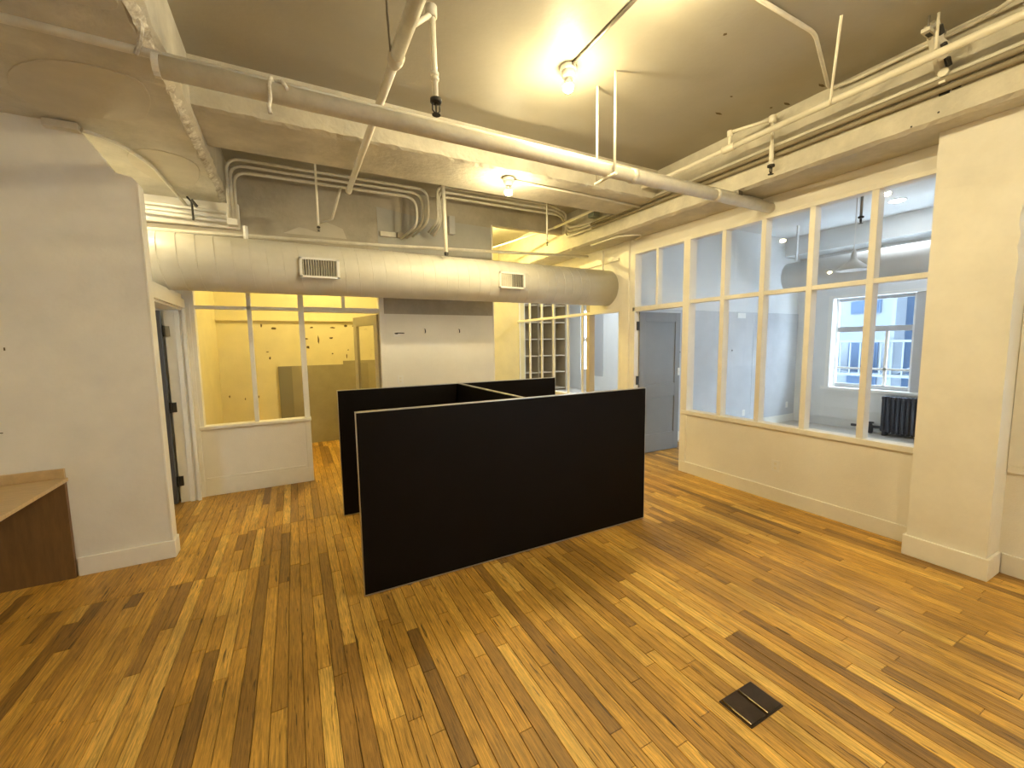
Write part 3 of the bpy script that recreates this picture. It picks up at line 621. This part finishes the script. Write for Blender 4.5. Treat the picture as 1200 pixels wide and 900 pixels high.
# conduit bank along the back
for i in range(3):
    z = 3.43-.055*i; xe = 1.53-.075*i; x0 = -.475+.028*i
    pipe('wall_conduit', [(x0, 5.0+.01*i, 2.87), (x0, 5.0+.01*i, z), (xe, 5.0, z), (xe, 5.0-.03*i, 3.06-.03*i), (xe-.10, 5.376, 2.97-.02*i)], .0145, ['outermost cream conduit of three running along behind the cross beam', 'middle cream conduit of three running along behind the cross beam', 'innermost cream conduit of three running along behind the cross beam'][i], bend=.13, cat='conduit', group='conduits behind the cross beam')
for i in range(3):
    z = 3.45-.045*i; x0 = 1.605+.03*i; ye = (5.02, 5.09, 5.20)[i]
    pipe('bent_conduit', [(x0-.02, 5.2, 3.0-.02*i), (x0, 4.88+.03*i, 3.05), (x0, 4.88+.03*i, z), (3.2+.09*i, 4.88+.03*i, z), (3.545+.06*i, ye, z-.02), (3.545+.06*i, ye, (3.225, 3.187, 3.145)[i]), ((3.705, 3.678, 3.70)[i], 4.78, (3.225, 3.187, 3.145)[i]), ((3.705, 3.678, 3.70)[i], 4.62, (3.225, 3.187, 3.145)[i])], .0135,
         ['first cream conduit of the bent bank, nearest the sprinkler pipe', 'middle cream conduit of the bent bank beside the right beam', 'last cream conduit of the bent bank, tight against the right beam'][i], bend=.10, cat='conduit', group='bent conduits at the beam corner')
for i, x_ in enumerate((3.705, 3.69)):
    pipe('beam_conduit', [(x_-.012*i, HY0+.02, 3.225-.038*i), (x_-.012*i, 4.62, 3.225-.038*i)], (.016, .019)[i], ['upper painted conduit clipped along the right beam', 'lower conduit with shade painted in, clipped along the right beam'][i], m=(M_PIPE, M_CSHADE)[i], cat='conduit')
pipe('beam_conduit', [(3.70, HY0+.02, 3.145), (3.70, 4.62, 3.145)], .018, 'conduit with shade painted in brown, under the pair along the right beam', m=M_CSHADE, cat='conduit')
t = thing('conduit_clip', (3.68, 1.17, 3.23), 'small pale steel clip on the conduits of the right beam near the column', 'clip')
ring(MB(), (3.68, 1.17, 3.235), .026, .03, 'x').build('clip_ring', M_PIPEW, t); B(3.66, 3.73, 1.155, 1.185, 3.17, 3.19).build('clip_plate', M_PIPEW, t)
# strut channel near the column
t = thing('strut_channel', (3.6, 1.19, 3.42), 'slotted steel strut channel fixed under the ceiling near the column', 'bracket')
B(3.42, 3.73, 1.165, 1.205, 3.40, 3.42).build('channel', M_PIPE, t)
for a in (3.45, 3.56, 3.66): B(a, a+.05, 1.174, 1.196, 3.396, 3.401).build('slot', M_DARK, t)
MB().tube([(3.50, 1.185, 3.47), (3.722, 1.185, 3.26)], .036, n=4).build('brace', M_PIPE, t)
for k in (.15, .5, .8): MB().tube([(3.50+.222*k-.03, 1.15, 3.47-.21*k), (3.50+.222*k+.008, 1.15, 3.47-.21*k-.036)], .016, n=4).build('brace_slot', M_DARK, t)
MB().tube([(3.46, 1.185, 3.40), (3.46, 1.185, ZC)], .006, n=6).build('rod', M_STEEL, t); MB().tube([(3.70, 1.185, 3.42), (3.70, 1.185, ZC)], .006, n=6).build('rod', M_STEEL, t)
pipe('ceiling_conduit', [(1.79, 1.56, 3.487), (2.98, 1.56, 3.487), (3.66, 1.80, 3.46), (3.69, 1.68, 3.452), (3.69, 1.0, 3.452), (3.60, .88, 3.44), (3.60, HY0+.02, 3.44)], .012, 'thin conduit crossing the ceiling then turning along the right beam', bend=.07, cat='conduit')
pipe('stub_conduit', [(-1.16, 3.90, 3.056), (-1.02, 4.05, 3.062), (-.92, 4.4, 3.062), (-.90, 5.0, 3.062), (-.86, 5.32, 3.02)], .014, 'single conduit curving under the left beam behind the stub wall', bend=.12, cat='conduit')
tag(B(-1.34, -1.17, 3.86, 3.925, 3.035, 3.082).build('conduit_box', M_PIPE, None, org=(-1.25, 3.9, 3.05), bevel=.004), 'flat cream conduit box on top of the stub wall', 'junction box')
pipe('beam_end_conduit', [(-1.3, 5.29, 3.005), (-.5, 5.29, 2.985)], .016, 'upper white conduit on the lit wall face beneath the left beam', m=M_WHITE, cat='conduit')
pipe('beam_end_conduit', [(-1.3, 5.27, 2.955), (-.5, 5.27, 2.93)], .018, 'middle white conduit on the lit wall face beneath the left beam', m=M_WHITE, cat='conduit')
pipe('beam_end_conduit', [(-1.3, 5.25, 2.91), (-.47, 5.25, 2.885)], .018, 'lowest white conduit on the lit wall face beneath the left beam', m=M_WHITE, cat='conduit')
tag(B(-.52, -.43, 5.20, 5.31, 2.85, 2.99).build('junction_box', M_WHITE, None, org=(-.47, 5.25, 2.85), bevel=.004), 'white junction box where conduits meet at the end of the left beam', 'junction box')
t = thing('pipe_clamp', (-.80, 5.27, 2.95), 'dark rusty clamp around the white conduits under the left beam', 'clamp')
MB().tube([(-.80, 5.22, 2.86), (-.80, 5.21, 3.03), (-.84, 5.25, 3.085)], .010, n=6).build('strap', M_DARK, t); MB().tube([(-.76, 5.2, 2.99), (-.80, 5.2, 3.05)], .016, n=6).build('bolt', M_DARK, t)
# boxes on the upper back wall
tag(B(1.02, 1.21, 5.34, YB+.005, 2.93, 2.985).build('junction_box', M_PIPE, None, org=(1.1, YB, 2.95), bevel=.004), 'flat tan junction box on the upper back wall left of the bent conduits', 'junction box')
tag(B(1.23, 1.30, 5.33, YB+.005, 2.93, 2.99).build('junction_box', M_UPWALL, None, org=(1.26, YB, 2.95), bevel=.004), 'small square junction box between flat tan box and bent conduits', 'junction box')
tag(B(1.90, 1.98, 5.31, YB+.005, 3.04, 3.27).build('junction_box', M_PGREY, None, org=(1.94, YB, 3.05), bevel=.004), 'tall grey junction box on the upper back wall right of the conduit drop', 'junction box')
tag(B(3.56, 3.66, 4.42, 4.54, 3.235, 3.34).build('junction_box', mat('green_grey_box', (.20, .22, .18), .5), None, org=(3.6, 4.5, 3.235), bevel=.004), 'dark green-grey junction box sitting over the right beam conduits', 'junction box')
pipe('beam_loop', [(3.78, 4.75, 2.95), (3.78, 4.2, 2.945), (3.95, 4.0, 2.94), (4.05, 4.05, 2.94), (4.1, 4.25, 2.94)], .012, 'cream conduit loop under the right beam above the grey door', bend=.08, cat='conduit')

# ---- lamps
def bulb_lamp(name, x, y, z, label, m=M_BULB, group=None, up=None):
    t = thing(name, (x, y, z), label, 'lamp', group)
    MB().lathe((x, y, z), [(.055, 0), (.058, -.012), (.058, -.03), (.050, -.036)], n=18).build('ceiling_box', M_WHITE, t, smooth=True)
    MB().lathe((x, y, z), [(.047, -.036), (.05, -.045), (.042, -.07), (.03, -.078)], n=18).build('lampholder', M_WHITE, t, smooth=True)
    MB().lathe((x, y, z), [(.0355, -.127), (.036, -.131), (.032, -.150), (.018, -.163), (.004, -.167)], n=16).build('bulb', m, t, smooth=True)
    MB().lathe((x, y, z), [(.013, -.078), (.016, -.090), (.033, -.112), (.0355, -.1268)], n=16).build('bulb_neck', M_WHITE, t, smooth=True)
    if up: MB().lathe((x, y, z), [(.03, -.07), (.05, -.075), (.17, -.118), (.168, -.122), (.05, -.082), (.03, -.079)], n=24).build('shade', M_WHITE, t, smooth=True)  # shade added to keep lamplight off the beam above
    return t
bulb_lamp('bulb_lamp', 1.80, 2.52, ZC, 'bare bulb lamp on the ceiling above the black divider')
bulb_lamp('bulb_lamp', 1.92, 3.67, ZB, 'bare bulb lamp under the cross beam')
bulb_lamp('bulb_lamp', 1.79, 1.62, ZC, 'bare bulb lamp on the ceiling at the end of the lamp conduit')
bulb_lamp('bulb_lamp', 1.79, -.2, ZC, 'bare bulb lamp on the ceiling above the middle of the open floor')
bulb_lamp('bulb_lamp', 2.9, -1.6, ZC, 'bare bulb lamp on the ceiling nearest the near wall and the sprinkler pipe')
bulb_lamp('bulb_lamp', -1.45, 4.62, ZA, 'bulb lamp with an added light-blocking shade under the left beam inside the left doorway', up=1, m=M_BULBL)
bulb_lamp('bulb_lamp', .5, 6.4, ZC, 'bare bulb lamp on the ceiling of the yellow back room', m=M_BULBY)
bulb_lamp('bulb_lamp', 2.76, 6.3, ZC, 'bare bulb lamp on the ceiling of the yellow hall', m=M_BULBH)
pipe('lamp_conduit', [(1.80, 2.46, ZC-.013), (1.79, 1.68, ZC-.013)], .011, 'straight grey conduit linking the two bare bulb lamps on the ceiling', m=M_STEEL, cat='conduit')
pipe('lamp_conduit', [(1.98, 3.68, ZB-.014), (2.9, 3.70, ZB-.014), (XCm, 3.74, ZB-.014)], .012, 'cream conduit along the underside of the cross beam from its bulb lamp', cat='conduit')

# ---- plates on walls
def outlet(x, y, z, nx, label, w=.075, h=.115, slots=True, cat='outlet', nm='wall_outlet'):
    # nx: 'y' faces -Y, 'x' faces -X
    t = thing(nm, (x, y, z), label, cat)
    if nx == 'y':
        B(x-w/2, x+w/2, y-.006, y, z-h/2, z+h/2).build('plate', M_WHITE, t, bevel=.002)
        if slots:
            for dz in (-.022, .022): B(x-.012, x+.012, y-.008, y-.006, z+dz-.012, z+dz+.012).build('socket', M_PIPEW, t)
        else: B(x-.006, x+.006, y-.014, y-.006, z-.012, z+.012).build('toggle', M_WHITE, t)
    else:
        B(x-.006, x, y-w/2, y+w/2, z-h/2, z+h/2).build('plate', M_WHITE, t, bevel=.002)
        for dz in (-.022, .022): B(x-.008, x-.006, y-.012, y+.012, z+dz-.012, z+dz+.012).build('socket', M_PIPEW, t)
outlet(XW, 2.323, .355, 'x', 'white outlet on the wall below the glazing')
outlet(1.20, YB, 1.15, 'y', 'white outlet plate low on the white back wall')
t = thing('wall_plate', (1.19, YB, 1.74), 'small white plate with loose dark wires on the back wall', 'wall plate')
B(1.13, 1.22, YB-.005, YB, 1.70, 1.77).build('plate', M_WHITE, t, bevel=.002); MB().tube([(1.15, YB-.012, 1.745), (1.2, YB-.015, 1.75), (1.27, YB-.012, 1.748)], .007, n=6).build('wire', M_DARK, t); B(1.16, 1.19, YB-.012, YB-.005, 1.735, 1.75).build('terminal', M_DARK, t)
for xx, lb in ((1.545, 'small dark hook on the back wall nearer the wall plate'), (2.02, 'small dark hook on the back wall nearer the yellow opening')):
    tag(MB().tube([(xx, YB, 1.80), (xx, YB-.02, 1.79), (xx, YB-.025, 1.76), (xx, YB-.012, 1.755)], .006, n=6).build('wall_hook', M_DARK, None, org=(xx, YB, 1.78)), lb, 'hook')
outlet(7.107, YR-.016, .29, 'y', 'white outlet on the grey panels nearer the open grey door')
outlet(XE-.25, YR-.016, .33, 'y', 'white outlet on the grey panels nearer the window corner')
outlet(6.95, YR-.016, 2.02, 'y', 'white thermostat plate high on the grey panels', w=.22, h=.09, slots=False, cat='thermostat', nm='thermostat')
outlet(5.0, 4.24, 1.15, 'y', 'white card plate on the open grey door', w=.04, h=.11, slots=False, cat='plate', nm='door_plate')

# ---- right room contents
t = thing('cast_iron_radiator', (XE-.15, 2.6, 0), 'dark cast iron column radiator under the window', 'radiator')
for k in range(14):
    yy = 3.10-.062*k
    MB().lathe((XE-.15, yy, .34), [(.02, -.30), (.027, -.29), (.027, .29), (.02, .31)], n=8).lathe((XE-.09, yy, .34), [(.02, -.27), (.027, -.26), (.027, .29), (.02, .31)], n=8).lathe((XE-.21, yy, .34), [(.02, -.27), (.027, -.26), (.027, .29), (.02, .31)], n=8).box(XE-.23, XE-.07, yy-.024, yy+.024, .60, .645).box(XE-.23, XE-.07, yy-.024, yy+.024, .08, .13).build('section', M_RAD, t, smooth=False)
for yy in (3.08, 2.32): MB().box(XE-.22, XE-.08, yy-.02, yy+.02, 0, .10).build('foot', M_RAD, t)
MB().tube([(XE-.15, 3.12, .12), (XE-.15, 3.55, .10)], .022, n=10).build('feed_pipe', M_RAD, t); MB().lathe((XE-.15, 3.28, .06), [(.03, -.06), (.04, -.03), (.04, .06), (.02, .1), (.045, .11), (.045, .13)], n=10).build('valve', M_RAD, t)
rd = thing('side_room_duct', (7.3, 2.5, 2.62), 'pale round duct crossing the side room before the window', 'duct')
MB().tube([(7.45, 4.1, 2.62), (7.45, 2, 2.62), (7.45, -1.2, 2.62)], .24, n=32).build('duct_pipe', M_RROOM, rd, smooth=True)
B(7.22, 7.40, 2.42, 2.72, 2.345, 2.41).build('grille', M_WHITE, rd); B(7.214, 7.221, 2.45, 2.69, 2.355, 2.395).build('grille_throat', M_DARK, rd)
for yy in (4.0, 1.2): B(7.43, 7.47, yy-.01, yy+.01, 2.88, RC).build('hanger_strap', M_RROOM, rd)
pl = thing('pendant_lamp', (6.05, 2.6, 2.44), 'grey-white cone pendant lamp hanging in the side room', 'pendant lamp')
MB().lathe((6.05, 2.6, 2.42), [(.17, 0), (.167, .012), (.075, .09), (.035, .125), (.025, .20), (.015, .24)], n=28).build('shade', mat('pendant_enamel', (.62, .63, .62), .35), pl, smooth=True)
MB().tube([(6.05, 2.6, 2.66), (6.05, 2.6, RC)], .006, n=6).build('cord', M_WHITE, pl); MB().lathe((6.05, 2.6, 2.415), [(.15, 0), (.155, .003), (.155, .004)], n=24).build('diffuser', M_WHITE, pl)
for i, (x_, y_) in enumerate(((7.35, 2.70), (6.3, 1.2), (6.0, -.4))):  # last two are added out of view to brighten the room
    t = thing('recessed_light', (x_, y_, RC), ['round recessed downlight over the window side of the side room', 'added unseen downlight toward the near end of the side room', 'added unseen downlight at the near corner of the side room'][i], 'ceiling light')
    MB().lathe((x_, y_, RC), [(.10, 0), (.10, -.008), (.085, -.010)], n=20).build('ring', M_WHITE, t); MB().lathe((x_, y_, RC), [(.08, -.004), (.08, -.012)], n=20).build('lens', M_LEDN, t)
sr = thing('side_room_sprinkler_pipe', (5.2, 2.5, 3.1), 'grey sprinkler pipe with a drop under the side room ceiling', 'sprinkler pipe')
MB().tube([(5.0, -1.2, 3.18), (5.0, 4.55, 3.18)], .03, n=12).build('pipe_body', M_RROOM, sr, smooth=True)
MB().tube([(5.0, 2.215, 3.18), (5.25, 2.215, 3.12), (5.25, 2.215, 2.84)], .013, n=8, bend=.04).build('drop_pipe', M_STEEL, sr, smooth=True); sprinkler(sr, 5.25, 2.215, 2.775, 1)
pipe('side_room_conduit', [(4.7, -1.2, 3.25), (4.7, 4.58, 3.25)], .05, 'thick pale pipe close to the glazed wall under the side room ceiling', m=M_PGREY)
pipe('side_room_conduit', [(XE-.04, -1.2, 2.98), (XE-.04, 4.58, 2.98)], .012, 'thin pale conduit along the window wall of the side room', m=M_RROOM, cat='conduit')
tag(B(XE-.5, XE, -1.3, YR, 3.12, RC+.01).build('window_wall_beam', M_RROOM, None, org=(XE-.25, 1.5, 3.12)), 'pale boxed beam under the ceiling along the side room window wall', 'beam')
# far room shelves
sh = thing('shelf_unit', (7.35, 11.95, 0), 'tall tan open shelf unit seen through the glazing of the hall', 'shelf')
for xx in (6.55, 7.08, 7.62, 8.15): B(xx, xx+.035, 11.6, 12.18, 0, 2.9).build('upright', M_SHELF, sh)
for z in (.05, .6, 1.15, 1.7, 2.25, 2.8): B(6.585, 8.15, 11.62, 12.18, z, z+.03).build('shelf_board', mat('pale_shelf_edge', (.52, .44, .32), .6) if z < .1 else bpy.data.materials['pale_shelf_edge'], sh)
B(6.55, 8.185, 12.16, 12.19, 0, 2.9).build('back_board', M_SHELF, sh)
# downlights added in the far room ceiling to stand in for daylight
for fx, fy, lb in ((6.3, 8.2, 'downlight added for daylight in the far room over the hall glazing end'), (7.2, 9.6, 'downlight added for daylight in the far room before its window'), (6.0, 6.2, 'downlight added for daylight in the far room close behind the side room wall')):
  t = thing('recessed_light', (fx, fy, RC), lb, 'ceiling light')
  MB().lathe((fx, fy, RC), [(.12, 0), (.12, -.008), (.10, -.010)], n=20).build('ring', M_WHITE, t); MB().lathe((fx, fy, RC), [(.1, -.004), (.1, -.012)], n=20).build('lens', M_LEDF, t)

# ---- outside the windows
ex = thing('opposite_building', (15, 4, -8), 'pale building across the street with fire escape seen through the window', 'building')
B(14.5, 16, 5.2, 12, -8, 4.6).build('facade', M_FACADE, ex); B(15.2, 16, -6, 5.2, -8, 4.6).build('facade', M_BLUEF, ex); B(14.5, 16, 12, 30, -8, 4.6).build('facade', M_BLUEF, ex)
for (y0, z0) in ((5.5, .2), (5.5, 2.3), (6.6, .2), (6.6, 2.3)):
    w_ = B(14.46, 14.5, y0, y0+.7, z0, z0+1.3).build('window', M_BLUEF, ex); B(14.45, 14.46, y0+.06, y0+.64, z0+.06, z0+1.24).build('pane', M_BLUEF, w_)
for yy in (1.6, 2.6, 3.6, 4.6): B(15.12, 15.2, yy, yy+.08, -2, 6).build('pilaster', M_FACADE, ex)
fe = thing('fire_escape', (14.2, 4.5, .6), 'white iron fire escape on the building across the street', 'fire escape')
B(13.9, 14.43, 3.6, 7.2, .55, .62).build('landing', M_FACADE, fe)
for k in range(16): B(13.9, 13.93, 3.6+.23*k, 3.63+.23*k, .62, 1.5).build('baluster', M_FACADE, fe)
B(13.89, 13.94, 3.6, 7.2, 1.48, 1.54).build('handrail', M_FACADE, fe)
MB().tube([(14.1, 5.0, .6), (14.1, 2.2, 2.0)], .06, n=6).build('stair_rail', M_FACADE, fe); MB().tube([(14.1, 4.6, 2.0), (14.1, 3.4, 3.1)], .05, n=6).build('stair_rail', M_FACADE, fe)
for yy in (5.0, 3.8): B(14.0, 14.08, yy, yy+.08, -8, 5).build('post', M_FACADE, fe)
